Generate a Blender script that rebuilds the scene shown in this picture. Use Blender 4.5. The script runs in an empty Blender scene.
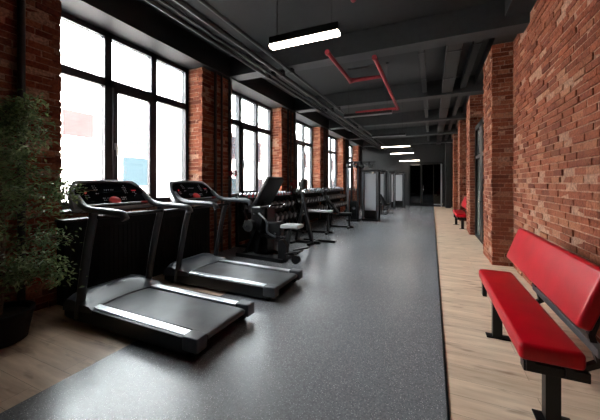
import bpy, bmesh, math, random
from mathutils import Vector, Matrix
C = bpy.context.scene.collection
S = bpy.context.scene
PI = math.pi
random.seed(7)

# ------------------------------------------------------------------ camera, sky, exposure
YAW = math.atan(132/295)
cam = bpy.data.objects.new('camera', bpy.data.cameras.new('camera')); C.objects.link(cam)
cam.location = (0, 0, 1.45); cam.rotation_euler = (PI/2, 0, YAW)
cam.data.sensor_width = 36; cam.data.lens = 36*295/600
cam.data.shift_y = -27/600; cam.data.clip_start = .02
S.camera = cam
w = bpy.data.worlds.new('sky'); S.world = w; w.use_nodes = True
wn = w.node_tree
bg = wn.nodes['Background']; bg.inputs[0].default_value = (.97, .98, 1.0, 1); bg.inputs[1].default_value = 54.0
S.view_settings.view_transform = 'Standard'; S.view_settings.look = 'None'
S.view_settings.exposure = 0.0; S.view_settings.gamma = 1

BAYS = [-1.26 + 3.34*k for k in range(1, 7)]      # near edge of each window opening
def portal(y):                                  # daylight comes from the sky through each window
    l = bpy.data.lights.new('window_daylight', 'AREA'); l.shape = 'RECTANGLE'; l.size = 2.4; l.size_y = 2.55
    l.cycles.is_portal = True
    o = bpy.data.objects.new('window_daylight', l); C.objects.link(o)
    o.location = (-4.62, y+1.2, 2.43); o.rotation_euler = (PI/2, 0, -PI/2)
for y in BAYS: portal(y)

# ------------------------------------------------------------------ helpers
def lin(c):
    return tuple(((v/255)/12.92 if v/255 <= .04045 else ((v/255+.055)/1.055)**2.4) for v in c) + (1,)
def mat(name, col, rough=.5, metal=0, spec=.5, emit=None, es=0, coat=0):
    m = bpy.data.materials.new(name); m.use_nodes = True
    b = m.node_tree.nodes['Principled BSDF']
    b.inputs['Base Color'].default_value = lin(col); b.inputs['Roughness'].default_value = rough
    b.inputs['Metallic'].default_value = metal; b.inputs['Specular IOR Level'].default_value = spec
    b.inputs['Coat Weight'].default_value = coat
    if emit: b.inputs['Emission Color'].default_value = lin(emit); b.inputs['Emission Strength'].default_value = es
    return m
def N(m, t, **k):
    n = m.node_tree.nodes.new(t)
    for a, v in k.items(): setattr(n, a, v)
    return n
def L(m, a, b): m.node_tree.links.new(a, b)
def pos(m): return N(m, 'ShaderNodeNewGeometry').outputs['Position']
def noise(m, scale, detail=4, vec=None, rough=.5):
    n = N(m, 'ShaderNodeTexNoise'); n.inputs['Scale'].default_value = scale; n.inputs['Detail'].default_value = detail
    n.inputs['Roughness'].default_value = rough
    if vec is None:
        tc = N(m, 'ShaderNodeTexCoord'); vec = tc.outputs['Object']
    L(m, vec, n.inputs['Vector']); return n.outputs['Fac']
def ramp(m, fac, stops):
    r = N(m, 'ShaderNodeValToRGB'); e = r.color_ramp.elements
    while len(e) < len(stops): e.new(.5)
    for i, (p, c) in enumerate(stops): e[i].position = p; e[i].color = lin(c)
    L(m, fac, r.inputs[0]); return r.outputs[0]
def bump(m, fac, strength=.3, dist=.01):
    b = N(m, 'ShaderNodeBump'); b.inputs['Strength'].default_value = strength; b.inputs['Distance'].default_value = dist
    L(m, fac, b.inputs['Height']); L(m, b.outputs[0], m.node_tree.nodes['Principled BSDF'].inputs['Normal'])
def P_(m, s): return m.node_tree.nodes['Principled BSDF'].inputs[s]
def textured(name, col, rough, metal=0, scale=60, amt=.12, bs=.15, spec=.5):
    """a plain colour broken up by fine procedural mottling and bump"""
    m = mat(name, col, rough, metal, spec)
    f = noise(m, scale)
    lo = tuple(v*(1-amt) for v in col); hi = tuple(min(255, v*(1+amt)) for v in col)
    L(m, ramp(m, f, [(.3, lo), (.7, hi)]), P_(m, 'Base Color')); bump(m, f, bs, .002); return m

def brick_mat(name, tones):
    m = mat(name, (150, 80, 60), .9, spec=.15)
    g = N(m, 'ShaderNodeNewGeometry')
    base = ramp(m, g.outputs['Random Per Island'], tones)
    n1 = noise(m, 2.2, 5, g.outputs['Position']); n2 = noise(m, 38, 5, g.outputs['Position'], .65)
    mx = N(m, 'ShaderNodeMix', data_type='RGBA', blend_type='MULTIPLY'); mx.inputs[0].default_value = .75
    L(m, base, mx.inputs[6]); L(m, ramp(m, n2, [(.28, (120, 105, 100)), (.62, (255, 250, 245))]), mx.inputs[7])
    m2 = N(m, 'ShaderNodeMix', data_type='RGBA')
    L(m, ramp(m, n1, [(.55, (0, 0, 0)), (.78, (130, 130, 130))]), m2.inputs[0])
    L(m, mx.outputs[2], m2.inputs[6]); m2.inputs[7].default_value = lin((180, 130, 98))
    L(m, m2.outputs[2], P_(m, 'Base Color')); bump(m, n2, .9, .012); return m
BRICK = brick_mat('red_brick', [(0, (100, 52, 38)), (.25, (130, 72, 52)), (.5, (142, 82, 60)), (.72, (118, 64, 48)), (.88, (150, 98, 74)), (1, (162, 120, 98))])
MORTAR = textured('mortar', (140, 106, 88), .95, scale=40, amt=.25, bs=.5)
ROOMDARK = textured('dark_ceiling_paint', (25, 27, 29), .75, scale=8, amt=.08)
BEAM = textured('dark_beam_paint', (24, 26, 28), .6, scale=10, amt=.1)
BEAM2 = textured('grey_beam_paint', (37, 39, 41), .6, scale=10, amt=.1)
FRAME = textured('anthracite_window_frame', (36, 38, 42), .45, scale=30, amt=.05, bs=.05)
BLACK = textured('black_powder_coat', (13, 13, 15), .4, scale=200, amt=.1, bs=.05, spec=.3)
RUBBER = textured('black_rubber', (11, 11, 12), .7, scale=150, amt=.15, spec=.25)
DGREYP = textured('charcoal_plastic', (40, 42, 46), .4, scale=180, amt=.06, bs=.04)
HOOD = textured('slate_plastic', (52, 56, 62), .33, scale=180, amt=.06, bs=.04)
GREYP = textured('dark_grey_plastic', (66, 70, 76), .36, scale=180, amt=.06, bs=.04)
SILVER = textured('silver_plastic', (168, 174, 180), .28, .35, scale=120, amt=.05, bs=.03)
RAIL = textured('brushed_aluminium_rail', (232, 236, 240), .36, .9, scale=90, amt=.05, bs=.03)
CHROME = mat('chrome', (215, 218, 222), .18, 1)
STEEL = textured('painted_steel', (92, 96, 100), .35, .6, scale=60, amt=.08, bs=.05)
REDP = textured('red_pipe_paint', (128, 14, 30), .6, scale=40, amt=.1, bs=.05)
PADG = textured('pale_grey_vinyl', (176, 180, 182), .45, scale=90, amt=.05)
PADB = textured('black_vinyl', (14, 14, 16), .45, scale=90, amt=.1, spec=.3)
LED = mat('led_diffuser', (255, 255, 255), .5, emit=(255, 240, 222), es=24)
LEDOFF = textured('unlit_diffuser', (120, 122, 124), .4, scale=20, amt=.03)
WHITEMARK = mat('white_print', (190, 195, 200), .5)
REDMARK = mat('red_print', (220, 40, 50), .4, emit=(255, 30, 50), es=.25)
SCREEN = mat('dark_console_screen', (7, 8, 10), .12)

leather = mat('red_leather', (190, 8, 26), .34, spec=.3)
f = noise(leather, 220, 3); f2 = noise(leather, 6, 3)
L(leather, ramp(leather, f2, [(.3, (166, 4, 22)), (.7, (180, 6, 28))]), P_(leather, 'Base Color')); bump(leather, f, .12, .002)

belt = mat('treadmill_belt', (70, 72, 75), .42, spec=.5)
fb = noise(belt, 2.5, 5); L(belt, ramp(belt, fb, [(.3, (52, 54, 57)), (.7, (92, 95, 98))]), P_(belt, 'Base Color'))
bump(belt, noise(belt, 400, 2), .25, .002)

# rubber crumb flooring: charcoal with pale flecks
rub = mat('speckled_rubber', (110, 113, 118), .4, spec=1.0)
pr = pos(rub)
v = N(rub, 'ShaderNodeTexVoronoi'); v.inputs['Scale'].default_value = 112; L(rub, pr, v.inputs['Vector'])
sp = ramp(rub, v.outputs['Distance'], [(.16, (255, 255, 255)), (.26, (0, 0, 0))])
wn2 = N(rub, 'ShaderNodeTexWhiteNoise'); L(rub, v.outputs['Position'], wn2.inputs['Vector'])
pick = ramp(rub, wn2.outputs['Value'], [(.62, (0, 0, 0)), (.66, (255, 255, 255))])
mul = N(rub, 'ShaderNodeMix', data_type='RGBA', blend_type='MULTIPLY'); mul.inputs[0].default_value = 1
L(rub, sp, mul.inputs[6]); L(rub, pick, mul.inputs[7])
basec = ramp(rub, noise(rub, 90, 4, pr), [(.3, (98, 100, 103)), (.7, (132, 134, 138))])
mx = N(rub, 'ShaderNodeMix', data_type='RGBA'); L(rub, mul.outputs[2], mx.inputs[0]); L(rub, basec, mx.inputs[6]); mx.inputs[7].default_value = lin((244, 244, 244))
L(rub, mx.outputs[2], P_(rub, 'Base Color'))
P_(rub, 'Roughness').default_value = .27
bump(rub, noise(rub, 160, 3, pr), .35, .003)

# oak laminate: planks along the corridor
oak = mat('oak_laminate', (190, 165, 138), .38, spec=.4)
po = pos(oak)
mp = N(oak, 'ShaderNodeMapping'); mp.inputs['Rotation'].default_value = (0, 0, 0); L(oak, po, mp.inputs['Vector'])
bt = N(oak, 'ShaderNodeTexBrick'); L(oak, mp.outputs[0], bt.inputs['Vector'])
for k, vv in (('Scale', 1), ('Brick Width', 1.3), ('Row Height', .19), ('Mortar Size', .0015), ('Bias', 0)): bt.inputs[k].default_value = vv
bt.inputs['Color1'].default_value = lin((236, 214, 190)); bt.inputs['Color2'].default_value = lin((222, 200, 176)); bt.inputs['Mortar'].default_value = lin((160, 136, 114))
ms = N(oak, 'ShaderNodeMapping'); ms.inputs['Scale'].default_value = (1.6, 14, 1); L(oak, po, ms.inputs['Vector'])
gr = noise(oak, 1.0, 6, ms.outputs[0], .6)
ms2 = N(oak, 'ShaderNodeMapping'); ms2.inputs['Scale'].default_value = (2.0, 7, 1); L(oak, po, ms2.inputs['Vector'])
kn = noise(oak, 1.3, 3, ms2.outputs[0], .5)
m1 = N(oak, 'ShaderNodeMix', data_type='RGBA', blend_type='MULTIPLY'); m1.inputs[0].default_value = .8
L(oak, bt.outputs['Color'], m1.inputs[6]); L(oak, ramp(oak, gr, [(.3, (205, 190, 178)), (.65, (255, 252, 250))]), m1.inputs[7])
m3 = N(oak, 'ShaderNodeMix', data_type='RGBA', blend_type='MULTIPLY'); m3.inputs[0].default_value = .8
L(oak, m1.outputs[2], m3.inputs[6]); L(oak, ramp(oak, kn, [(.26, (150, 120, 100)), (.42, (255, 255, 255))]), m3.inputs[7])
L(oak, m3.outputs[2], P_(oak, 'Base Color')); bump(oak, gr, .1, .002)

def glass(name, tint, ref=.10, opac=0.0, dcol=(200, 205, 210)):
    m = bpy.data.materials.new(name); m.use_nodes = True; nt = m.node_tree; nt.nodes.clear()
    o = N(m, 'ShaderNodeOutputMaterial'); t = N(m, 'ShaderNodeBsdfTransparent'); t.inputs[0].default_value = lin(tint)
    g = N(m, 'ShaderNodeBsdfGlossy'); g.inputs['Roughness'].default_value = .03
    mi = N(m, 'ShaderNodeMixShader'); fr = N(m, 'ShaderNodeFresnel'); fr.inputs[0].default_value = 1.45
    mt = N(m, 'ShaderNodeMath', operation='MULTIPLY'); mt.inputs[1].default_value = ref/.04; mt.use_clamp = True
    L(m, fr.outputs[0], mt.inputs[0]); L(m, mt.outputs[0], mi.inputs[0]); L(m, t.outputs[0], mi.inputs[1]); L(m, g.outputs[0], mi.inputs[2])
    last = mi.outputs[0]
    if opac:
        d = N(m, 'ShaderNodeBsdfDiffuse'); d.inputs[0].default_value = lin(dcol); m4 = N(m, 'ShaderNodeMixShader'); m4.inputs[0].default_value = opac
        L(m, last, m4.inputs[1]); L(m, d.outputs[0], m4.inputs[2]); last = m4.outputs[0]
    L(m, last, o.inputs[0]); return m
GLASS = glass('window_glass', (248, 252, 252), .03)
DGLASS = glass('dark_tinted_glass', (70, 78, 80), .06)
GGLASS = glass('greenish_door_glass', (150, 160, 152), .06, .45, (140, 146, 138))
SHROUD = glass('frosted_acrylic_shield', (210, 215, 220), .05, .55, (215, 220, 226))

def rotm(rx=0, ry=0, rz=0): return (Matrix.Rotation(rz, 4, 'Z') @ Matrix.Rotation(ry, 4, 'Y') @ Matrix.Rotation(rx, 4, 'X'))
def box(bm, x0, x1, y0, y1, z0, z1, bev=0, seg=2, M=None):
    c = Vector(((x0+x1)/2, (y0+y1)/2, (z0+z1)/2))
    m = Matrix.Translation(c) @ Matrix.Diagonal((abs(x1-x0), abs(y1-y0), abs(z1-z0), 1))
    r = bmesh.ops.create_cube(bm, size=1, matrix=m); vs = r['verts']
    if bev:
        es = list({e for q in vs for e in q.link_edges})
        r = bmesh.ops.bevel(bm, geom=es, offset=bev, segments=seg, profile=.5, affect='EDGES')
        vs = list({q for f_ in r['faces'] for q in f_.verts} | {q for q in vs if q.is_valid})
    if M is not None: bmesh.ops.transform(bm, matrix=M, verts=vs)
    return vs
def tube(bm, pts, r, n=10, rr=None, closed=False, aspect=1.0, rot=0):
    pts = [Vector(p) for p in pts]; rings = []; up = None
    for i, p in enumerate(pts):
        a = (p-pts[i-1]).normalized() if i else (pts[1]-p).normalized()
        b = (pts[i+1]-p).normalized() if i < len(pts)-1 else a
        t = (a+b).normalized()
        if up is None:
            ref = Vector((0, 0, 1)) if abs(t.z) < .9 else Vector((0, 1, 0))
            up = (ref - t*ref.dot(t)).normalized()
        else: up = (up - t*up.dot(t)).normalized()
        sd = t.cross(up); k = 1/max(.5, math.sqrt(max(.05, (1+a.dot(b))/2)))
        ri = rr[i] if rr else r
        rings.append([bm.verts.new(p + (up*math.cos(q)*ri + sd*math.sin(q)*ri*aspect)*(k if 0 < i < len(pts)-1 else 1)) for q in [rot+2*PI*j/n for j in range(n)]])
    for i in range(len(rings)-1):
        for j in range(n): bm.faces.new((rings[i][j], rings[i][(j+1) % n], rings[i+1][(j+1) % n], rings[i+1][j]))
    bm.faces.new(rings[0][::-1]); bm.faces.new(rings[-1])
def sq(bm, a, b, w, asp=1.0): tube(bm, [a, b], w*.7071, 4, rot=PI/4, aspect=asp)
def smooth_path(pts, k=5):
    pts = [Vector(p) for p in pts]; out = []
    for i in range(len(pts)-1):
        p0, p1, p2, p3 = pts[max(i-1, 0)], pts[i], pts[i+1], pts[min(i+2, len(pts)-1)]
        for j in range(k):
            t = j/k; out.append(.5*((2*p1)+(-p0+p2)*t+(2*p0-5*p1+4*p2-p3)*t*t+(-p0+3*p1-3*p2+p3)*t**3))
    return out+[pts[-1]]
def cyl(bm, a, b, r, n=16, r2=None): tube(bm, [a, b], r, n, rr=[r, r2 if r2 is not None else r])
def lathe(bm, prof, c=(0, 0, 0), n=20):
    rings = [[bm.verts.new((c[0]+r*math.cos(2*PI*j/n), c[1]+r*math.sin(2*PI*j/n), c[2]+z)) for j in range(n)] for r, z in prof]
    for i in range(len(rings)-1):
        for j in range(n): bm.faces.new((rings[i][j], rings[i][(j+1) % n], rings[i+1][(j+1) % n], rings[i+1][j]))
    bm.faces.new(rings[0][::-1]); bm.faces.new(rings[-1])
def prism(bm, poly, y0, y1, bev=0, fn=None):
    """polygon in (x,z) extruded along y; fn maps (u,v,w)->xyz"""
    fn = fn or (lambda u, v, w_: (u, w_, v))
    a = [bm.verts.new(fn(u, v, y0)) for u, v in poly]; b = [bm.verts.new(fn(u, v, y1)) for u, v in poly]
    n = len(poly); fs = [bm.faces.new(a), bm.faces.new(b[::-1])]
    for i in range(n): fs.append(bm.faces.new((a[i], b[i], b[(i+1) % n], a[(i+1) % n])))
    if bev:
        es = list({e for f_ in fs for e in f_.edges})
        bmesh.ops.bevel(bm, geom=es, offset=bev, segments=2, profile=.5, affect='EDGES')
def B(): return bmesh.new()
def obj(name, bm, m, parent=None, smooth=False, label=None):
    bmesh.ops.recalc_face_normals(bm, faces=bm.faces)
    me = bpy.data.meshes.new(name); bm.to_mesh(me); bm.free()
    for q in (m if isinstance(m, (list, tuple)) else [m]): me.materials.append(q)
    if smooth:
        for p in me.polygons: p.use_smooth = True
        me.set_sharp_from_angle(angle=math.radians(38))
    o = bpy.data.objects.new(name, me); C.objects.link(o)
    if parent: o.parent = parent
    if label: o['label'] = label
    return o
def thing(name, label, cat, loc=(0, 0, 0), rz=0, group=None):
    o = bpy.data.objects.new(name, None); C.objects.link(o); o.location = loc; o.rotation_euler = (0, 0, rz)
    o.empty_display_size = .1
    tag(o, label, cat, group); return o
def tag(o, label, cat, group=None):
    o['label'] = label; o['category'] = cat
    if group: o['group'] = group
    return o
def struct(o, label=None):
    o['kind'] = 'structure'
    if label: o['label'] = label
    return o
def sempty(name, loc=(0, 0, 0)):
    o = bpy.data.objects.new(name, None); C.objects.link(o); o.location = loc; o.empty_display_size = .1; return struct(o)
def copy_tree(o, parent=None):
    c = o.copy(); C.objects.link(c)
    if parent: c.parent = parent
    for ch in list(o.children): copy_tree(ch, c)
    return c
def dup(root, loc, rz=0, label=None, group=None):
    r = copy_tree(root); r.location = loc; r.rotation_euler = (0, 0, rz)
    if label: r['label'] = label
    if group: r['group'] = group
    return r

# ------------------------------------------------------------------ brick masonry
class Masonry:
    def __init__(s, seed): s.v = []; s.f = []; s.mi = []; s.r = random.Random(seed)
    def hexa(s, lo, hi, m, j=0):
        r = s.r; b = len(s.v)
        for z in (lo[2], hi[2]):
            for x, y in ((lo[0], lo[1]), (hi[0], lo[1]), (hi[0], hi[1]), (lo[0], hi[1])):
                s.v.append((x+r.uniform(-j, j), y+r.uniform(-j, j), z+r.uniform(-j, j)))
        for q in ((0, 3, 2, 1), (4, 5, 6, 7), (0, 1, 5, 4), (1, 2, 6, 5), (2, 3, 7, 6), (3, 0, 4, 7)):
            s.f.append(tuple(b+k for k in q)); s.mi.append(m)
    def face(s, axis, c, sgn, a0, a1, z0, z1, jit=.006, end=.008):
        """brick skin on the plane axis=c facing sgn"""
        h = .0765; g = .014; Lb = .26; r = s.r; row = 0; z = z0
        while z < z1-.02:
            zt = min(z+h-g, z1); a = a0 - (Lb/2 if row % 2 else 0) - (0.065 if row % 4 > 1 else 0)
            while a < a1:
                l = max(a, a0); q = min(a+Lb-g, a1)
                if q-l > .03:
                    d = r.gauss(0, jit); d = max(-.012, min(.014, d))
                    if r.random() < .04: d -= .012
                    la = l + (r.uniform(-end, end) if l == a0 else 0); qa = q + (r.uniform(-end, end) if q == a1 else 0)
                    out = c+sgn*d; inn = c-sgn*.09
                    lo, hi = min(out, inn), max(out, inn)
                    if axis == 'x': s.hexa((lo, la, z), (hi, qa, zt), 0, .0035)
                    else: s.hexa((la, lo, z), (qa, hi, zt), 0, .0035)
                a += Lb
            z += h; row += 1
    def slab(s, x0, x1, y0, y1, z0, z1): s.hexa((x0, y0, z0), (x1, y1, z1), 1)
    def build(s, name):
        me = bpy.data.meshes.new(name); me.from_pydata(s.v, [], s.f); me.materials.append(BRICK); me.materials.append(MORTAR)
        me.polygons.foreach_set('material_index', s.mi); me.update()
        o = bpy.data.objects.new(name, me); C.objects.link(o); return struct(o)

Y0, Y1, CEIL, HEAD, SILL = -2.2, 20.0, 4.15, 3.72, 1.10
XL, XR = -4.1, 1.28
G = .008
ml = Masonry(1)
ends = [Y0] + [e for b in BAYS for e in (b, b+2.4)] + [Y1+.9]
for i in range(0, len(ends), 2):                       # piers between the windows
    a, b = ends[i], min(ends[i+1], Y1+.9)
    if b - a < .05: continue
    ml.slab(XL-.45, XL-G, a+G, b-G, 0, HEAD)
    ml.face('x', XL, 1, a, b, 0, HEAD)
    if a > Y0: ml.face('y', b-.0 if False else a, -1, XL-.42, XL-.02, 0, HEAD) if False else None
for b in BAYS:
    if b+2.4 < Y1: ml.face('y', b+2.4, -1, XL-.42, XL-.005, SILL, HEAD)       # far reveal, faces the camera
    ml.face('y', b, 1, XL-.42, XL-.005, SILL, HEAD)                            # near reveal
    ml.slab(XL-.45, XL-G, b-G, min(b+2.4+G, Y1), 0, SILL-.03)
    ml.face('x', XL, 1, b, min(b+2.4, Y1), 0, SILL-.03)
struct(ml.build('wall_left'), 'red brick wall with wide piers between tall windows')

mr = Masonry(2)
PIL = [6.16+3.32*k for k in range(-2, 5)]
mr.slab(XR+G, XR+.3, Y0, Y1, 0, CEIL)
mr.face('x', XR, -1, Y0, Y1, 0, 4.02)
for p in PIL:
    q = p+.94
    if q > Y1-.3: continue
    if p < 5: continue
    mr.slab(.97+G, XR+.05, p+G, q-G, 0, 3.9)
    mr.face('x', .97, -1, p, q, 0, 3.9)
    mr.face('y', p, -1, .97, XR, 0, 3.9)
    mr.face('y', q, 1, .97, XR, 0, 3.9)
struct(mr.build('wall_right'), 'red brick wall with projecting piers on the right')

bm = B(); box(bm, XL-.4, XR+.3, Y0-.2, Y0, 0, CEIL); struct(obj('wall_back', bm, BEAM))
bm = B(); box(bm, XL-.45, XR+.3, Y0-.2, Y1+3.2, -.2, 0); struct(obj('floor', bm, oak), 'pale oak laminate floor')
bm = B()
for x0, x1, y0, y1 in ((-2.47, .085, Y0, 3.4), (XL+.02, .085, 3.4, Y1-.06)): box(bm, x0, x1, y0, y1, -.001, .006)
struct(obj('floor_rubber', bm, rub), 'charcoal speckled rubber flooring down the middle')
bm = B(); box(bm, .085, .1, Y0, Y1-.06, -.001, .008); struct(obj('trim_1', bm, BLACK), 'thin dark strip between rubber and oak floor')
bm = B(); box(bm, XL-.45, XR+.3, Y0-.2, Y1+3.2, CEIL, CEIL+.2); struct(obj('ceiling', bm, ROOMDARK), 'dark grey painted ceiling')
# lintel band over the windows and beams across
bm = B(); box(bm, XL-.47, XL+.12, Y0, Y1+.9, HEAD, CEIL); struct(obj('trim_2', bm, BEAM), 'dark lintel beam above the windows')
for k in range(-1, 5):
    y = 5.2+3.34*k; bm = B()
    box(bm, XL+.1, XR, y, y+.32, 3.75, CEIL)
    struct(obj('trim_%d' % (k+4), bm, BEAM2), 'dark steel beam across the ceiling')
bm = B(); box(bm, .98, XR+.02, Y0, Y1, 3.9, CEIL); struct(obj('trim_9', bm, BEAM), 'dark band along top of the brick wall')
bm = B(); box(bm, XL, XR-.0, 1.0, 1.25, 4.0, CEIL); struct(obj('trim_10', bm, BEAM))

# ------------------------------------------------------------------ windows
def window(n, y):
    w_ = sempty('window_%d' % n, (XL-.40, y, SILL)); w_['label'] = 'tall dark framed six-pane window in the brick wall'
    H = HEAD-SILL; F = .055; y1 = 2.4
    if y+y1 > Y1: y1 = 1.24 + .0*y
    bm = B()
    box(bm, -.05, .05, 0, y1, 0, .09); box(bm, -.05, .05, 0, y1, H-.08, H)
    box(bm, -.05, .05, 0, .08, 0, H); box(bm, -.05, .05, y1-.08, y1, 0, H)
    for c in [q for q in (.80, 1.60) if q < y1-.1]: box(bm, -.05, .05, c-F, c+F, 0, H)
    box(bm, -.05, .05, 0, y1, 1.80, 1.92)
    obj('window_frame', bm, FRAME, w_)
    bm = B()      # opening casement in the middle, a frame inside the frame
    a, b_, c, d = .86, min(1.54, y1-.08), .09, 1.80
    box(bm, .02, .075, a, a+.07, c, d); box(bm, .02, .075, b_-.05, b_, c, d); box(bm, .02, .075, a, b_, c, c+.06); box(bm, .02, .075, a, b_, d-.06, d)
    cs = obj('casement', bm, FRAME, w_)
    bm = B(); box(bm, .075, .09, a+.015, a+.05, .86, .96); tube(bm, [(.085, a+.032, .9), (.115, a+.032, .9), (  .115, a+.032, .76)], .013, 8)
    obj('window_handle', bm, SILVER, cs, True, 'pale window handle')
    for ya, yb in [(u_, min(v_, y1-.08)) for u_, v_ in ((.08, .745), (.855, 1.545), (1.655, 2.32)) if u_ < y1-.1]:
        for za, zb in ((.09, 1.80), (1.92, H-.08)):
            bm = B(); box(bm, -.012, -.004, ya, yb, za, zb); obj('pane', bm, GLASS, w_)
    bm = B(); box(bm, .05, .395, .012, y1-.012, -.03, .0); obj('window_sill', bm, FRAME, w_)
for n, y in enumerate(BAYS): window(n+1, y)

# ------------------------------------------------------------------ far end: dark glazed partition
bm = B()
for x0, x1, z0, z1 in ((XL-.6, -1.35, 0, CEIL), (.60, XR, 0, CEIL), (-1.35, .60, 2.75, CEIL)): box(bm, x0, x1, Y1, Y1+.15, z0, z1)
struct(obj('wall_front', bm, BEAM), 'dark wall around the glazed doors at the far end')
bm = B(); box(bm, XL, XR, Y1+3, Y1+3.1, 0, CEIL); struct(obj('wall_hallway', bm, ROOMDARK))
bm = B(); box(bm, XL, XL+.1, Y1+.15, Y1+3, 0, CEIL); box(bm, XR, XR+.1, Y1+.15, Y1+3, 0, CEIL); struct(obj('wall_hallway_side', bm, ROOMDARK))
d = sempty('door_1', (0, Y1, 0)); d['label'] = 'dark glazed double door closing the far end'
bm = B()
for x0, x1 in ((-1.35, -1.27), (-.66, -.56), (.06, .12)): box(bm, x0, x1, -.06, .04, 0, 2.75)
box(bm, -1.35, .6, -.06, .04, 2.6, 2.75); box(bm, -1.35, .6, -.06, .04, 0, .1)
obj('door_frame', bm, BLACK, d)
bm = B(); box(bm, .48, .56, -.07, .05, 0, 2.62); box(bm, .10, .56, -.07, .05, .1, .16); obj('side_frame', bm, SILVER, d, label='pale grey metal edge of the side light')
for x0, x1 in ((-1.27, -.66), (-.56, .06), (.12, .48)):
    bm = B(); box(bm, x0, x1, -.012, 0, .1, 2.6); obj('pane', bm, DGLASS, d)
bm = B(); tube(bm, [(-.50, -.06, .9), (-.50, -.11, .92), (-.50, -.11, 1.28), (-.50, -.06, 1.3)], .012, 8); obj('door_handle', bm, CHROME, d, True)
bm = B(); box(bm, .72, 1.0, 19.1, 19.95, 0, CEIL); struct(obj('trim_11', bm, ROOMDARK), 'dark grey pier beside the glazed doors')
# door set in the right hand wall between the first two piers
def side_door(n, p):
    d = sempty('door_%d' % n, (1.09, p, 0)); d['label'] = 'dark framed glass door in the right brick wall'
    bm = B()
    for a, b in ((0, .10), (1.02, 1.40), (2.22, 2.35)): box(bm, 0, .18, a, b, 0, 3.0)
    box(bm, 0, .18, 0, 2.35, 2.88, 3.0); box(bm, 0, .18, 0, 2.35, 2.1, 2.18); box(bm, .0, .18, 0, 2.35, 0, .06)
    obj('door_frame', bm, BLACK, d)
    for a, b in ((.10, 1.02), (1.40, 2.22)):
        for z0, z1 in ((.06, 2.1), (2.18, 2.88)):
            bm = B(); box(bm, .05, .062, a, b, z0, z1); obj('pane', bm, GGLASS, d)
    bm = B(); tube(bm, [(0, 1.08, 1.0), (-.05, 1.08, 1.0), (-.05, 1.20, 1.0)], .01, 8); obj('door_handle', bm, CHROME, d, True)
side_door(2, 7.12)

# ------------------------------------------------------------------ the street outside
ven = textured('pale_render_facade', (226, 214, 208), .9, scale=3, amt=.05)
vp = textured('pink_facade_panel', (56, 45, 44), .9, scale=3, amt=.05, spec=0)
vb = mat('facade_window_blue', (40, 48, 51), .9, spec=0)
vb2 = mat('facade_window_pale', (54, 60, 62), .9, spec=0)
vg = mat('facade_window_grey', (46, 43, 46), .9, spec=0)
bld = thing('building', 'pale rendered building with rows of windows across the street', 'building', (-13.5, 0, -4))
bm = B(); box(bm, -6, 0, -12, 60, 0, 10.6); obj('facade', bm, ven, bld)
bm = B(); box(bm, 0, .14, 6.9, 8.0, 7.4, 8.4); obj('panel', bm, vp, bld)
fr = B(); box(fr, 0, .16, 9.2, 10.75, 5.2, 8.35); fo = obj('window_surround', fr, ven, bld)
bm = B(); box(bm, .16, .18, 9.3, 10.65, 5.3, 6.7); obj('window_glass', bm, vb, fo)
bm = B(); box(bm, .16, .18, 9.3, 9.9, 6.85, 8.25); obj('window_glass', bm, vb2, fo)
bm = B(); box(bm, .16, .18, 10.0, 10.65, 6.85, 8.25); obj('window_glass', bm, vb2, fo)
for fl in range(3):
    for i in range(18):
        y = -10+3.4*i+.3*(fl % 2); z = 1+3.1*fl
        if 6 < y < 10.8: continue
        fr = B(); box(fr, 0, .08, y-.08, y+1.28, z-.08, z+1.78); fo = obj('window_surround', fr, ven, bld)
        bm = B(); box(bm, .08, .1, y, y+1.2, z, z+1.7); obj('window_glass', bm, vb if (i+fl) % 3 == 0 else vg, fo)
bm = B(); box(bm, -14, XL-.47, -14, 62, -4.1, -4); o = struct(obj('ground', bm, textured('street_paving', (170, 170, 170), .9)))

# ------------------------------------------------------------------ pipes and services
def pipe(name, path, r, m, label, cat='pipe', group=None, n=10):
    bm = B(); tube(bm, path, r, n); return tag(obj(name, bm, m, None, True), label, cat, group)
GALV = textured('dull_conduit', (38, 40, 43), .5, .1, scale=30, amt=.1, bs=.05)
DPIPE = textured('dark_painted_pipe', (44, 38, 38), .5, scale=30, amt=.1, bs=.05)
for x, z, r, lb in ((-3.12, 3.66, .032, 'dark ceiling conduit, the one nearest the windows'), (-3.00, 3.67, .02, 'thin ceiling conduit beside the one nearest the windows'),
                    (-2.80, 3.66, .038, 'thick ceiling conduit in middle of the window-side bundle'), (-2.58, 3.69, .028, 'ceiling conduit furthest from the windows in the left bundle')):
    o = pipe('ceiling_conduit', [(x, Y0+.02, z), (x, Y1-.02, z)], r, GALV, lb, 'conduit')
    for k in range(-1, 5):
        bm = B(); box(bm, x-r-.012, x+r+.012, 5.2+3.34*k+.1, 5.2+3.34*k+.2, z-r-.006, 3.755); obj('clamp', bm, BLACK, o)
# red sprinkler pipes
def fitting(bm, p, r): cyl(bm, (p[0], p[1], p[2]-.05), (p[0], p[1], p[2]+.05), r)
def redpipe(path, label):
    o = pipe('sprinkler_pipe', path, .034, REDP, label, 'pipe')
    for i in range(1, len(path)-1):
        p = Vector(path[i]); a = (Vector(path[i-1])-p).normalized(); b = (Vector(path[i+1])-p).normalized()
        bm = B(); tube(bm, [p+a*.09, p, p+b*.09], .044, 10); obj('elbow', bm, REDP, o, True)
    p = Vector(path[0]); a = (Vector(path[1])-p).normalized()
    bm = B(); tube(bm, [p-a*.005, p+a*.07], .043, 12); obj('end_collar', bm, REDP, o, True)
    p = p+a*.35; bm = B(); tube(bm, [(p.x, p.y, p.z-.04), (p.x, p.y, CEIL)], .006, 6); obj('hanger_rod', bm, GALV, o)
    return o
redpipe([(-1.57, 4.60, 3.6), (-1.57, 6.1, 3.6), (-.92, 6.1, 3.6)], 'red pipe stepping down and across from the beam near the hanging lamp')
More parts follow.
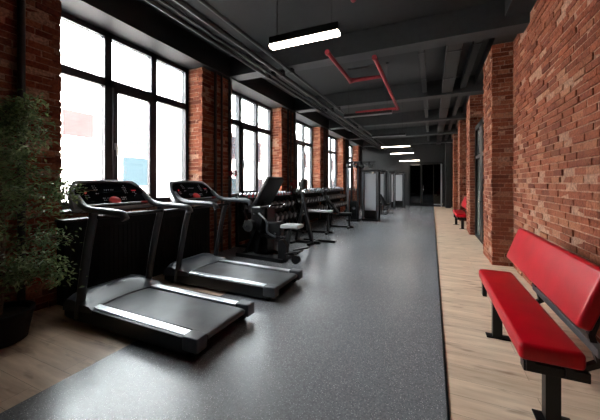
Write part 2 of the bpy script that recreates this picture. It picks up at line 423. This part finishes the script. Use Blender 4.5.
redpipe([(-.90, 5.12, 3.6), (-.90, 8.9, 3.6), (-2.12, 8.9, 3.6)], 'long red pipe along the ceiling turning left at its far end')
redpipe([(-.88, 1.2, 3.7), (-.88, 3.58, 3.7)], 'short red pipe end at the top edge of the picture')
pipe('ceiling_pipe', [(-1.5, 5.75, 3.7), (-.9, 5.75, 3.7)], .02, DPIPE, 'thin dark pipe spanning between the two red pipes')
# dark duct and trays on the right of the ceiling
for x, wd, lb in ((.72, .12, 'narrow dark duct along the ceiling next to the brick wall'), (-.18, .10, 'narrow dark cable tray along the middle of the ceiling right of the red pipes'), (.36, .24, 'wide dark duct along the ceiling between two narrow ones')):
    bm = B(); box(bm, x-wd/2, x+wd/2, 5.56, Y1-.05, 3.80 if wd > .2 else 3.86, 4.02, .01)
    o = tag(obj('ceiling_duct', bm, BEAM), lb, 'duct')
    for k in range(9):
        bm = B(); box(bm, x-wd/2-.008, x+wd/2+.008, 5.9+1.5*k, 5.94+1.5*k, (3.80 if wd > .2 else 3.86)-.008, 4.025); obj('joint_band', bm, GALV, o)
# vertical pipes on the left piers
for i, b in enumerate([1.14] + [y+2.4 for y in BAYS[:-1]]):
    for dy, r, lb in ((.33, .03, 'near'), (.53, .024, 'middle'), (.80, .035, 'far')):
        if i == 0 and lb != 'far': continue
        names = ['first', 'first', 'second', 'third', 'fourth', 'fifth', 'sixth']
        o = pipe('wall_pipe', [(XL+.05, b+dy, .006), (XL+.05, b+dy, HEAD+.02)] if i else [(XL+.05, 1.68, 0), (XL+.05, 1.68, HEAD)], r, DPIPE,
             ('dark vertical pipe on the dim brick pier behind the plant' if i == 0 else '%s of three dark vertical pipes on the pier after the %s window from the left' % (lb, names[i])), 'pipe', None)
# red shut-off valves
def valve(y, z, rs, lb):
    t = thing('shutoff_valve', lb, 'valve', (XL+.05, y, z))
    bm = B(); cyl(bm, (.02, 0, -.05), (.02, 0, .05), .045); cyl(bm, (.02, 0, 0), (.14, 0, 0), .015); obj('valve_body', bm, REDP, t, True)
    bm = B(); pts = [(.14, rs*math.cos(a), rs*math.sin(a)) for a in [2*PI*k/14 for k in range(15)]]; tube(bm, pts, .014, 6)
    for a in (0, PI/2): cyl(bm, (.14, -rs*math.cos(a), -rs*math.sin(a)), (.14, rs*math.cos(a), rs*math.sin(a)), .01, 6)
    obj('hand_wheel', bm, REDP, t, True)
valve(4.48+.80, 1.66, .06, 'small red valve on the far pipe beside the second window')
valve(7.82+.53, 1.42, .13, 'red valve wheel low on the pier after the second window')

# ------------------------------------------------------------------ hanging lamps
def lamp(x, y, z, lw, lit, label):
    dw = .052 if y < 4 else .036
    t = thing('pendant_lamp', label, 'ceiling lamp', (x, y, z))
    bm = B(); box(bm, -lw/2, lw/2, -dw-.003, dw+.003, .0, .09 if y < 4 else .06, .004); obj('housing', bm, BLACK, t)
    bm = B(); box(bm, -lw/2+.004, lw/2-.004, -dw, dw, -.038 if y < 4 else -.02, .0, .006); obj('diffuser', bm, LED if lit else LEDOFF, t)
    for s in (-1, 1):
        bm = B(); cyl(bm, (s*lw*.4, 0, .07), (s*lw*.4, 0, CEIL-z), .0035, 6); obj('wire', bm, BLACK, t)
        bm = B(); cyl(bm, (s*lw*.4, 0, CEIL-z-.03), (s*lw*.4, 0, CEIL-z), .03, 12); obj('ceiling_cup', bm, BLACK, t)
lamp(-1.45, 3.34, 3.23, .92, True, 'large lit linear lamp hanging closest, above the treadmills')
lamp(-1.36, 6.85, 3.02, 1.1, False, 'unlit linear lamp hanging just beyond the red pipes')
lamp(-1.33, 10.2, 3.02, 1.1, False, 'unlit linear lamp hanging farther along behind the other unlit one')
lamp(-1.42, 13.1, 3.0, 1.15, True, 'lit linear lamp in the distance, topmost of the far lit ones')
lamp(-1.45, 16.4, 3.02, 1.15, True, 'lit linear lamp in the distance, middle of the far three')
lamp(-1.26, 19.3, 2.83, 1.15, True, 'lit linear lamp right in front of the far glazed doors')

# ------------------------------------------------------------------ treadmill (runs towards -x, centred on y=0)
def treadmill(loc, label):
    t = thing('treadmill', label, 'treadmill', loc, 0, None)
    XA, XB, W = -3.55, -1.74, .42          # front, rear, half width
    bm = B()                                # side skirts and chassis
    for s in (-1, 1):
        prism(bm, [(XA, .05), (XA+.05, .03), (XB-.15, .03), (XB, .075), (XB, .155), (XB-.03, .165), (XA+.45, .175), (XA+.1, .19), (XA, .15)], s*W, s*(W-.05), .004)
    box(bm, XA+.02, XB-.08, -W+.04, W-.04, .05, .12)
    obj('chassis', bm, BLACK, t)
    bm = B(); prism(bm, [(XA+.3, .13), (XB-.06, .125)] + [(XB-.035+.032*math.cos(a), .125+.03*math.sin(a)) for a in [-PI/2+PI*k/6 for k in range(7)]] + [(XB-.06, .158), (XA+.3, .172)], -.27, .27)
    obj('running_belt', bm, belt, t, True)
    for s in (-1, 1):
        bm = B(); prism(bm, [(XA+.38, .165), (XB-.14, .15), (XB-.14, .172), (XA+.38, .19)], s*.30, s*.385, .006)
        obj('side_rail', bm, RAIL, t, False, 'bright silver side rail')
        bm = B(); box(bm, XB-.15, XB+.015, s*.30 if s > 0 else -.425, .425 if s > 0 else -.30, .06, .182, .012, 3)
        obj('end_cap', bm, GREYP, t, True, 'grey rear end cap')
        bm = B(); cyl(bm, (XB-.10, s*.36-.03, .042), (XB-.10, s*.36+.03, .042), .042); obj('foot', bm, RUBBER, t, True)
        bm = B(); cyl(bm, (XA+.12, s*.36-.03, .04), (XA+.12, s*.36+.03, .04), .04); obj('wheel', bm, RUBBER, t, True)
    # motor hood: low curved cover sloping to the belt
    bm = B(); n = 14; rows = []
    prof = [(XA-.02, .10), (XA-.01, .22), (XA+.05, .275), (XA+.14, .285), (XA+.28, .255), (XA+.42, .205), (XA+.47, .18), (XA+.47, .15)]
    for i in range(n+1):
        y = -W-.005+(2*W+.01)*i/n; e = abs(2*i/n-1); ed = max(0, (e-.8)/.2)
        rows.append([bm.verts.new((x+(.0 if j < 4 else -.10*(1-e**2)), y, .08 if False else z-.05*ed*(1 if 0 < j < 5 else 0))) for j, (x, z) in enumerate(prof)])
    for i in range(n):
        for j in range(len(prof)-1): bm.faces.new((rows[i][j], rows[i+1][j], rows[i+1][j+1], rows[i][j+1]))
        bm.faces.new((rows[i][-1], rows[i+1][-1], rows[i+1][0], rows[i][0]))
    bm.faces.new(rows[0]); bm.faces.new(rows[-1][::-1])
    obj('motor_hood', bm, HOOD, t, True, 'grey curved motor hood')
    for s in (-1, 1):                       # uprights and grips
        bm = B(); y = s*.40
        tube(bm, smooth_path([(XA+.22, y, .05), (XA+.27, y, .35), (XA+.37, y, .8), (XA+.45, y, 1.08), (XA+.46, y, 1.15)], 4), .045, 12, aspect=.65)
        obj('upright', bm, DGREYP, t, True)
        bm = B(); tube(bm, smooth_path([(XA+.16, y*.99, 1.30), (XA+.28, y, 1.215), (XA+.44, y*1.02, 1.175), (XA+.75, y*1.02, 1.165), (XA+.90, y*1.02, 1.15), (XA+.94, y*1.0, 1.10)], 5), .034, 12, rr=None, aspect=1.1)
        obj('handrail', bm, GREYP, t, True, 'curved grey handrail')
    bm = B(); tube(bm, [(XA+.50, -.38, 1.10), (XA+.50, .38, 1.10)], .02, 10); obj('crossbar', bm, BLACK, t, True)
    bm = B(); box(bm, XA+.25, XA+.50, -.34, .34, 1.085, 1.10, .004); tr = obj('tray', bm, mat('brown_tray', (52, 30, 30), .4), t)
    bm = B(); box(bm, XA+.485, XA+.50, -.33, .33, 1.099, 1.106); obj('tray_lip', bm, SILVER, tr)
    # console: rounded panel leaning back. local u along y, v up the slope
    ang = math.radians(48)
    def cp(u, v, w_): return (XA+.28 - v*math.cos(ang) + w_*math.sin(ang), u, 1.17 + v*math.sin(ang) + w_*math.cos(ang))
    def shape(hw_b, hw_t, h, g=0):
        hw_b *= 1.06; hw_t *= 1.08; h *= 1.05
        ctrl = [(-hw_b, .04), (-hw_b+.02, .17), (-hw_b*.90, .25), (-hw_t, h-.03), (-hw_t+.07, h), (0, h+.012), (hw_t-.07, h), (hw_t, h-.03), (hw_b*.90, .25), (hw_b-.02, .17), (hw_b, .04), (hw_b-.05, 0), (0, -.01), (-hw_b+.05, 0)]
        return [(p[0], p[1]) for p in smooth_path([(a, b, 0) for a, b in ctrl+[ctrl[0]]], 4)[:-1]]
    bm = B(); prism(bm, shape(.44, .33, .38), -.06, .0, 0, cp); con = obj('console', bm, BLACK, t, True)
    bm = B(); sh = shape(.445, .335, .385); sh2 = shape(.405, .30, .345)
    m_ = len(sh); ra = [[bm.verts.new(cp(u, v+dv, w_)) for u, v in s_] for s_, w_, dv in ((sh, -.045, 0), (sh, .006, 0), (sh2, .012, .012), (sh2, -.005, .012))]
    for a in range(3):
        for j in range(m_): bm.faces.new((ra[a][j], ra[a][(j+1) % m_], ra[a+1][(j+1) % m_], ra[a+1][j]))
    obj('console_rim', bm, SILVER, con, True, 'silver rim round the console')
    bm = B(); prism(bm, shape(.385, .285, .30), .0, .004, 0, lambda u, v, w_: cp(u, v+.035, w_)); obj('control_panel', bm, SCREEN, con)
    bm = B(); prism(bm, [(-.12, .21), (.12, .21), (.11, .32), (-.11, .32)], .004, .007, 0, cp); obj('display', bm, mat('display_glass', (14, 22, 26), .08), con)
    r = random.Random(3)
    for u0, v0, nu, nv in ((-.19, .20, 2, 5), (.15, .20, 2, 5), (-.14, .10, 5, 2), (.07, .10, 3, 2), (-.31, .15, 2, 2), (.25, .15, 2, 3), (-.08, .25, 5, 1)):
        for a in range(nu):
            for b in range(nv):
                if r.random() < .2: continue
                u = u0+a*.024; v = v0+b*.028; l = r.choice((.008, .012, .016))
                bm = B(); prism(bm, [(u, v), (u+l, v), (u+l, v+.008), (u, v+.008)], .007, .0085, 0, cp); obj('key', bm, WHITEMARK, con)
    bm = B(); prism(bm, [(-.30, .20), (-.28, .215), (-.28, .235), (-.30, .225)], .005, .009, 0, cp); prism(bm, [(.25, .235), (.31, .235), (.31, .243), (.25, .243)], .005, .008, 0, cp)
    obj('indicator', bm, REDMARK, con, label='small red indicator marks')
    bm = B(); pts = [(.065*math.cos(a)-.03, .085+.055*math.sin(a)) for a in [2*PI*k/20 for k in range(20)]]; prism(bm, pts, .006, .028, .004, cp)
    obj('stop_button', bm, mat('coral_red_plastic', (226, 66, 66), .35), con, True, 'large oval red stop button')
    bm = B(); tube(bm, [cp(-.35, .035, .02), cp(.35, .035, .02)], .010, 8); obj('console_bar', bm, SILVER, con, True)
    bm = B(); prism(bm, [(.27, .02), (.36, .02), (.36, .045), (.27, .045)], .012, .034, .003, cp); obj('key_tab', bm, REDP, con, label='red tab at the console corner')
    return t
tm = treadmill((0, 2.25, .006), 'nearest treadmill, beside the potted tree, with silver side rails')
dup(tm, (-.0, 3.53, .006), 0, 'second treadmill, standing between the nearest one and the weight machines')

# black radiator cover under the first window
rc = thing('radiator_cover', 'long black radiator cover below the first large window behind the treadmills', 'radiator cover', (XL+.02, 2.0, .008))
bm = B(); box(bm, .01, .17, .02, 2.48, 0, .98); obj('casing', bm, RUBBER, rc)
bm = B(); box(bm, .0, .20, 0, 2.50, .98, 1.01, .004); obj('top_board', bm, BLACK, rc)
bm = B()
for k in range(36): box(bm, .17, .178, .08+.065*k, .115+.065*k, .12, .88)
obj('grille', bm, RUBBER, rc)

# ------------------------------------------------------------------ red benches
def bench(loc, label):
    t = thing('padded_bench', label, 'bench', loc)
    bm = B(); box(bm, 0, .32, 0, 1.74, -.105, 0, .028, 4, Matrix.Translation((0, 0, .47))); s = obj('seat', bm, leather, t, True)
    bm = B(); tube(bm, [(.012, .02, .425), (.012, 1.72, .425)], .004, 6); obj('seam', bm, leather, s, True)
    A = Matrix.Translation((.285, 0, .62)) @ Matrix.Rotation(math.radians(20), 4, 'Y')
    bm = B(); box(bm, -.035, .045, -.03, 1.72, 0, .36, .024, 4, A); bk = obj('backrest', bm, leather, t, True)
    bm = B(); box(bm, .045, .055, .1, 1.6, .05, .30, 0, 2, A); obj('back_board', bm, BLACK, bk)
    bm = B()
    for x in (.06, .25): box(bm, x-.02, x+.02, .02, 1.70, .30, .37)
    obj('seat_frame', bm, BLACK, t)
    for y in (.08, 1.09):
        bm = B(); lx = .14 if y < .5 else .03; box(bm, lx, lx+.075, y-.035, y+.035, .0, .35); box(bm, .03, .35, y-.04, y+.04, .285, .345, .004)
        obj('leg', bm, BLACK, t)
        bm = B(); box(bm, lx-.05, lx+.14, y-.045, y+.045, 0, .012, .004); obj('foot_plate', bm, BLACK, t)
        bm = B(); tube(bm, [(.29, y, .33), (.40, y, .40), (.36, y, .56), (.445, y, .86)], .022, 4, rot=PI/4); obj('back_bracket', bm, BLACK, t)
    bm = B(); box(bm, .355, .40, -.02, 1.16, .47, .52, .004); obj('back_rail', bm, STEEL, t, label='dark steel rail behind the seat')
    bm = B(); box(bm, .025, .065, 1.62, 1.70, .19, .35, .004); obj('end_bracket', bm, BLACK, t)
    return t
bn = bench((.49, 2.20, 0), 'large red leather bench against the brick wall, closest on the right')
dup(bn, (.70, 10.5, 0), 0, 'small distant red bench half hidden behind a brick pier')

# ------------------------------------------------------------------ potted tree
pt = thing('potted_tree', 'leafy green potted tree in the dim corner beside the nearest treadmill', 'plant', (-3.58, 1.33, 0))
bm = B(); lathe(bm, [(.15, 0), (.19, .02), (.225, .20), (.235, .25), (.245, .25), (.245, .29), (.215, .29), (.21, .24), (.02, .24)], n=28); pot = obj('pot', bm, RUBBER, pt, True)
bm = B(); lathe(bm, [(.20, .235), (.20, .247), (.05, .257)], n=20); obj('soil', bm, textured('soil', (40, 28, 20), .95, scale=40, amt=.4, bs=1), pot)
rg = random.Random(11)
bm = B(); tips = []
trunk = smooth_path([(0, 0, .24), (.02, .01, .7), (-.02, .03, 1.1), (.02, -.02, 1.5), (.0, -.04, 2.05)], 4)
tube(bm, trunk, .02, 8, rr=[.024-.018*i/len(trunk) for i in range(len(trunk))])
for k in range(46):
    z = .34+1.80*k/46; b0 = trunk[min(len(trunk)-1, int((z-.35)/1.6*len(trunk)))]
    a = rg.uniform(0, 2*PI); ml_ = (.52 if z < 1.5 else .52-.34*(z-1.5)/.6)*rg.uniform(.75, 1.1)
    ml_ = min(ml_*(1.2 if math.sin(a) > .3 and .6 < z < 1.5 else 1.05), .34/max(.01, -math.cos(a))); d_ = Vector((math.cos(a), math.sin(a), 0)); p0 = Vector((b0.x, b0.y, z))
    pts = smooth_path([p0, p0+d_*ml_*.4+Vector((0, 0, .12)), p0+d_*ml_*.8+Vector((0, 0, .15)), p0+d_*ml_+Vector((0, 0, .08))], 4)
    tube(bm, pts, .006, 5, rr=[.008-.006*i/len(pts) for i in range(len(pts))])
    tips += pts[2:]
    for q in range(3):
        s_ = pts[rg.randint(3, len(pts)-2)]; a2 = a+rg.uniform(-1.2, 1.2)
        e = s_+Vector((math.cos(a2), math.sin(a2), rg.uniform(-.3, .45)))*rg.uniform(.12, .26)
        tube(bm, [s_, (s_+e)/2+Vector((0, 0, .02)), e], .003, 4); tips += [s_, (s_+e)/2, e, e]
obj('trunk', bm, textured('bark', (92, 74, 56), .85, scale=60, amt=.3, bs=.6), pt, True)
bm = B()
for k in range(12000):
    c = Vector(rg.choice(tips)) + Vector((rg.gauss(0, .045), rg.gauss(0, .045), rg.gauss(0, .055)))
    if c.x < -.34 or (c.y > .40 and c.x > -.09) or (c.y > .40 and c.z > 1.0) or (c.x < -.24 and c.y > .6 and c.z < 1.06): continue
    a = rg.uniform(0, 2*PI); tlt = rg.uniform(-.9, .35); l = rg.uniform(.032, .06); wd = l*.24
    dr = Vector((math.cos(a)*math.cos(tlt), math.sin(a)*math.cos(tlt), math.sin(tlt)))
    sd = dr.cross(Vector((rg.uniform(-.5, .5), rg.uniform(-.5, .5), 1))).normalized(); up = sd.cross(dr)
    v_ = [bm.verts.new(c+x) for x in (Vector(), dr*l*.45+sd*wd+up*.004, dr*l-up*.008, dr*l*.45-sd*wd+up*.004)]
    bm.faces.new((v_[0], v_[1], v_[2])); bm.faces.new((v_[0], v_[2], v_[3]))
leaf = mat('leaf', (60, 92, 48), .42)
g = N(leaf, 'ShaderNodeNewGeometry')
L(leaf, ramp(leaf, g.outputs['Random Per Island'], [(0, (54, 72, 46)), (.5, (106, 126, 86)), (1, (172, 186, 138))]), P_(leaf, 'Base Color'))
tl = N(leaf, 'ShaderNodeBsdfTranslucent'); tl.inputs[0].default_value = lin((96, 112, 66)); mxl = N(leaf, 'ShaderNodeMixShader'); mxl.inputs[0].default_value = .35
L(leaf, leaf.node_tree.nodes['Principled BSDF'].outputs[0], mxl.inputs[1]); L(leaf, tl.outputs[0], mxl.inputs[2]); L(leaf, mxl.outputs[0], leaf.node_tree.nodes['Material Output'].inputs[0])
fol = obj('foliage', bm, leaf, pt)

# ------------------------------------------------------------------ dumbbell racks
TIERS = ((1.10, -.09), (.78, -.02), (.44, .05))
def rack(loc, label):
    t = thing('dumbbell_rack', label, 'dumbbell rack', loc)
    for y in (.03, 2.47):
        bm = B(); sq(bm, (.04, y, .03), (.04, y, 1.13), .06); sq(bm, (.46, y, .03), (.16, y, 1.08), .05); box(bm, 0, .52, y-.03, y+.03, 0, .05, .006)
        obj('side_frame', bm, BLACK, t)
    for z, dx in TIERS:
        bm = B(); A = Matrix.Translation((.23+dx, 0, z)) @ Matrix.Rotation(math.radians(8), 4, 'Y')
        box(bm, -.14, .14, .05, 2.45, -.012, 0, 0, 2, A); box(bm, .14, .155, .05, 2.45, -.02, .02, 0, 2, A); box(bm, -.155, -.14, .05, 2.45, -.02, .05, 0, 2, A)
        obj('shelf', bm, RUBBER, t)
    bm = B(); box(bm, .0, .012, .06, 2.44, .08, 1.08); obj('shade_sheet', bm, RUBBER, t)  # black sheet added to stand in for the darkness behind the shelves
    return t
HEADM = textured('dumbbell_steel', (130, 132, 136), .3, .6, scale=60, amt=.05, bs=.03)
REDCAP = textured('red_enamel_end', (190, 40, 60), .35, scale=50, amt=.05)
def dumbbell_mesh(name, r, hl, cap=None):
    bm = B()
    for s in (-1, 1):
        tube(bm, [(s*hl, 0, r), (s*(hl+.012), 0, r), (s*(hl+.05), 0, r), (s*(hl+.062), 0, r)], r, 12, rr=[r*.8, r, r, r*.86])
    o_n = len(bm.faces)
    for s in (-1, 1): cyl(bm, (s*(hl+.062), 0, r), (s*(hl+.066), 0, r), r*.74, 12)
    cyl(bm, (-hl-.005, 0, r), (hl+.005, 0, r), .015, 8)
    bm.faces.ensure_lookup_table()
    for i, f_ in enumerate(bm.faces): f_.material_index = 1 if i >= o_n else 0
    o = obj(name, bm, [HEADM, cap or DCAP], None, True); return o
DCAP = textured('satin_steel_end', (190, 194, 198), .3, .7, scale=60, amt=.05, bs=.03)
r1 = rack((XL+.03, 5.50, .006), 'black three-tier dumbbell rack under the second window')
rack_pos = [(5.50, 'under the second window'), (8.35, 'under the third window'), (11.15, 'under the fourth window')]
for i, (y, nm) in enumerate(rack_pos[1:]): dup(r1, (XL+.03, y, .006), 0, 'black three-tier dumbbell rack ' + nm)
sizes = [(.075, .052), (.078, .056), (.085, .06)]
protos = []
for ri, (y, nm) in enumerate(rack_pos):
    for ti, (z, dx) in enumerate(TIERS):
        tn = ('top', 'middle', 'bottom')[ti]
        n = 15 if (ti == 0 and ri == 0) else (10, 10, 9)[ti]
        for k in range(n):
            if ri == 0 and ti == 0 and len(protos) <= ti: pass
            if len(protos) <= ti: protos.append(dumbbell_mesh('dumbbell', *sizes[ti])); o = protos[ti]
            else: o = protos[ti].copy(); C.objects.link(o)
            if ri == 0 and ti == 0:
                if k == 0: redm = dumbbell_mesh('dumbbell', .05, .06, REDCAP); me_ = redm.data; bpy.data.objects.remove(redm)
                o.data = me_ if k else o.data
                if k == 0: steel0 = o.data; o.data = me_
            elif ti == 0: o.data = steel0
            o.location = (XL+.03+.23+dx, y+.16+k*2.2/(n-1), z+.006+.004); o.rotation_euler = (0, math.radians(8), random.uniform(-.05, .05))
            o.scale = (1, 1, 1)
            tag(o, ('small round dumbbell with reddish end on the %s tier %s' if ri == 0 and ti == 0 else 'round steel dumbbell on the %s tier %s') % (tn, nm), 'dumbbell', 'dumbbells on the %s tier %s' % (tn, nm))

# ------------------------------------------------------------------ machine with tilted board (between treadmill and racks)
def board_machine():
    t = thing('weight_machine', 'black exercise machine with large tilted board, next after the second treadmill', 'exercise machine', (-2.9, 4.95, .006))
    bm = B(); sq(bm, (-.62, -.12, .035), (.45, -.22, .035), .07); sq(bm, (-.62, .45, .035), (.45, .30, .035), .07); sq(bm, (-.6, -.16, .035), (-.6, .48, .035), .06)
    sq(bm, (.40, -.26, .035), (.40, .36, .035), .06)
    obj('base_frame', bm, BLACK, t)
    bm = B(); sq(bm, (-.28, .05, .06), (-.12, .05, 1.08), .08); sq(bm, (-.55, .10, .05), (-.20, .05, .75), .06); obj('mast', bm, BLACK, t)
    A = Matrix.Translation((-.02, .08, 1.28)) @ Matrix.Rotation(math.radians(-10), 4, 'Z') @ Matrix.Rotation(math.radians(34), 4, 'Y')
    bm = B(); box(bm, -.045, .045, -.24, .24, -.32, .32, .025, 3, A); bd = obj('tilted_board', bm, PADB, t, True)
    bm = B(); box(bm, -.055, -.035, -.18, .18, -.24, .24, .004, 2, A); obj('back_plate', bm, BLACK, bd)
    for s in (-1, 1):
        bm = B(); tube(bm, smooth_path([(-.10, s*.10, .98), (.05, s*.26, 1.0), (.22, s*.28, 1.02)], 4), .018, 8)
        hd = obj('handle', bm, RUBBER, t, True)
        bm = B(); cyl(bm, (.20, s*.28, 1.017), (.23, s*.28, 1.02), .022, 10); obj('handle_tip', bm, CHROME, hd, True, 'bright metal handle tip')
    bm = B(); prism(bm, [(.34, .02), (.50, .02), (.52, .30), (.44, .42), (.34, .40)], -.22, -.12, .006); obj('support_plate', bm, BLACK, t)
    bm = B(); sq(bm, (.42, -.1, .05), (.46, .02, .61), .07); sq(bm, (-.2, .05, .42), (.42, -.02, .40), .06); obj('seat_post', bm, BLACK, t)
    bm = B(); box(bm, -.46, -.08, .12, .42, .05, .95, .01); obj('stack_housing', bm, BLACK, t)
    bm = B(); box(bm, -.05, .28, .0, .16, .36, .70, .03, 3); obj('side_pad', bm, PADB, t, True)
    bm = B(); box(bm, .32, .68, -.10, .20, .60, .67, .022, 3); obj('seat', bm, PADG, t, True, 'pale grey seat pad')
    for s in (-1, 1):
        A = Matrix.Translation((.64, .0+.17*s, .20)) @ Matrix.Rotation(math.radians(-14), 4, 'Y')
        bm = B(); box(bm, -.16, .16, -.06, .06, -.012, .012, .006, 2, A); obj('pedal', bm, BLACK, t)
    bm = B(); sq(bm, (.42, -.02, .12), (.66, .0, .16), .05); cyl(bm, (.62, -.16, .16), (.62, .16, .16), .02); obj('pedal_arm', bm, BLACK, t)
    bm = B(); cyl(bm, (.68, -.20, .075), (.68, -.13, .075), .075, 20); obj('roller', bm, RUBBER, t, True)
    bm = B()
    for k in range(5): cyl(bm, (-.34+.02, -.20+.028*k, .62), (-.34+.02, -.178+.028*k, .62), .11, 20)
    obj('weight_plates', bm, RUBBER, t, True)
    bm = B()
    for p in ((-.05, .12, .70), (-.12, -.05, .52), (.02, 0, .48), (-.2, -.1, .85), (.1, .1, .45), (-.05, -.06, .88), (.22, -.05, .5), (.32, .02, .44)): cyl(bm, (p[0], p[1]-.05, p[2]), (p[0], p[1]-.075, p[2]), .018, 10)
    cyl(bm, (-.33, -.23, .62), (-.33, -.1, .62), .02, 10)
    obj('pivot_bolts', bm, CHROME, t, True, 'shiny pivot bolts')
    bm = B(); tube(bm, smooth_path([(-.2, 0, .85), (0, -.04, .7), (.02, -.04, .5), (.2, -.04, .42)], 4), .022, 8); obj('lever', bm, STEEL, t, True)
board_machine()

# leaning stand with small head pad
def lean_stand():
    t = thing('incline_stand', 'black leaning stand with small head pad in front of the dumbbell racks', 'exercise machine', (-2.75, 6.55, .006))
    bm = B(); box(bm, -.30, .34, -.035, .035, 0, .06, .008); box(bm, .12, .20, -.3, .3, 0, .055, .008); box(bm, -.34, -.27, -.25, .25, 0, .055, .008); box(bm, -.2, .62, .26, .33, 0, .055, .008); obj('base', bm, BLACK, t)
    bm = B(); sq(bm, (.14, -.02, .05), (-.17, -.02, 1.48), .075); sq(bm, (-.28, 0, .05), (-.10, 0, .95), .06); obj('leaning_post', bm, BLACK, t)
    bm = B(); sq(bm, (.18, -.05, .05), (-.08, -.05, 1.1), .018); obj('bright_guide', bm, STEEL, t)
    bm = B(); box(bm, -.12, -.02, -.12, .12, 1.30, 1.54, .03, 3); obj('head_pad', bm, PADB, t, True)
    bm = B(); sq(bm, (-.17, 0, 1.40), (-.08, 0, 1.42), .04); tube(bm, smooth_path([(-.15, 0, 1.24), (-.05, -.12, 1.25), (.06, -.16, 1.22)], 3), .016, 8); obj('bracket', bm, CHROME, t, True)
lean_stand()

def flat_bench(loc, rz, label, inc=0, base_grey=False, padm=None):
    t = thing('exercise_bench', label, 'exercise bench', loc, rz)
    bm = B(); box(bm, -.42, .42, -.13, .13, .60, .66, .022, 3) if not inc else box(bm, -.05, .35, -.13, .13, .42, .48, .022, 3)
    obj('pad', bm, padm or PADG, t, True)
    if inc:
        A = Matrix.Translation((-.08, 0, .46)) @ Matrix.Rotation(math.radians(-inc), 4, 'Y')
        bm = B(); box(bm, -.03, .03, -.13, .13, 0, .72, .022, 3, A); obj('backrest', bm, padm or PADB, t, True)
        bm = B(); sq(bm, (-.35, 0, .04), (-.25, 0, .75), .05); obj('strut', bm, BLACK, t)
    H_ = .60 if not inc else .42
    bm = B(); box(bm, -.45, .35, -.03, .03, H_-.05, H_, .004); obj('spine', bm, BLACK, t)
    for x in (-.38, .28):
        bm = B(); sq(bm, (x, 0, .03), (x, 0, H_-.04), .06); obj('leg', bm, BLACK, t)
        bm = B(); box(bm, x-.03, x+.03, -.28, .28, 0, .05, .01); obj('foot_bar', bm, BLACK, t)
    bm = B(); box(bm, -.38, .42, -.03, .03, .0, .055, .006); obj('floor_rail', bm, BLACK, t)
    return t
flat_bench((-3.02, 8.05, .006), math.radians(8), 'flat exercise bench with pale grey pad in front of the dumbbells')
flat_bench((-2.72, 9.35, .006), math.radians(4), 'black incline exercise bench before the tall cable station', 40, padm=PADB)
flat_bench((-2.0, 14.3, .006), math.radians(70), 'distant black incline bench beyond the tall cable station', 50, padm=PADB)

# ------------------------------------------------------------------ cable / stack stations
def station(loc, rz, W, H, label, shield=True, left=None):
    t = thing('cable_station', label, 'cable machine', loc, rz)
    bm = B(); box(bm, 0, W, 0, .5, 0, .07, .01); obj('base', bm, BLACK, t)
    for x, y in ((.03, .04), (W-.03, .04), (.03, .46), (W-.03, .46)):
        bm = B(); box(bm, x-.03, x+.03, y-.03, y+.03, .07, H, .004); obj('post', bm, STEEL if y < .1 else BLACK, t)
    bm = B(); box(bm, -.02, W+.02, -.02, .52, H, H+.07, .01); obj('top_cap', bm, BLACK, t)
    bm = B(); box(bm, .10, W-.10, .05, .06, .55 if H > 2 else .4, H-.08); obj('shield', bm, SHROUD, t, label='pale translucent shield')
    bm = B(); box(bm, .10, W-.10, .12, .34, .07, .78 if H > 2 else .6)
    for k in range(14): box(bm, .095, W-.095, .115, .345, .10+.048*k, .104+.048*k)
    obj('weight_stack', bm, RUBBER, t)
    for x in (W*.38, W*.62):
        bm = B(); cyl(bm, (x, .22, .07), (x, .22, H), .012, 8); obj('guide_rod', bm, CHROME, t, True)
    bm = B(); cyl(bm, (W/2, .10, H-.15), (W/2, .13, H-.15), .07, 16); obj('pulley', bm, RUBBER, t, True)
    return t
station((-2.46, 11.3, .006), 0, .62, 1.88, 'black cable station with tall translucent shield behind the incline bench')
st = thing('pull_up_tower', 'tall black pull-up tower with handles left of the shielded cable station', 'exercise machine', (-2.92, 11.0, .006))
bm = B(); box(bm, -.04, .42, -.1, .62, 0, .07, .01); obj('base', bm, BLACK, st)
for x, y in ((0, 0), (.38, 0), (0, .5)):
    bm = B(); box(bm, x-.035, x+.035, y-.035, y+.035, .07, 2.25, .005); obj('post', bm, STEEL if (x == 0 and y == 0) else BLACK, st)
bm = B(); box(bm, -.05, 1.02, -.04, .04, 2.18, 2.26, .008); box(bm, -.04, .04, 0, .55, 2.18, 2.26, .008); obj('top_beam', bm, BLACK, st)
bm = B()
for x in (.02, .25, .5, .8):
    bm = B(); tube(bm, smooth_path([(x, 0, 2.2), (x, -.12, 2.14), (x+.04, -.25, 2.08), (x+.16, -.30, 2.04)], 3), .055, 8)
    obj('pull_up_handle', bm, RUBBER, st, True)
bm = B(); box(bm, .06, .32, .04, .30, .07, .75)
for k in range(12): box(bm, .055, .325, .035, .305, .12+.05*k, .124+.05*k)
obj('weight_stack', bm, RUBBER, st)
bm = B(); cyl(bm, (.24, .1, .75), (.24, .1, 2.2), .01, 8); cyl(bm, (.24, -.06, .5), (.24, -.03, .5), .06, 14); obj('cable', bm, CHROME, st, True)
bm = B()
for q in (.10, .30): cyl(bm, (-.15, q, .30), (-.06, q, .30), .12, 18)
obj('weight_discs', bm, RUBBER, st, True)
station((-2.62, 16.0, .006), 0, .38, 2.0, 'distant cable station with pale narrow shield, left of the far pair')
station((-2.16, 17.0, .006), 0, .28, 2.0, 'distant cable station, middle one in front of the dark end wall')
station((-2.11, 18.2, .006), 0, .62, 2.0, 'distant cable station with wide pale shield nearest the glazed doors')
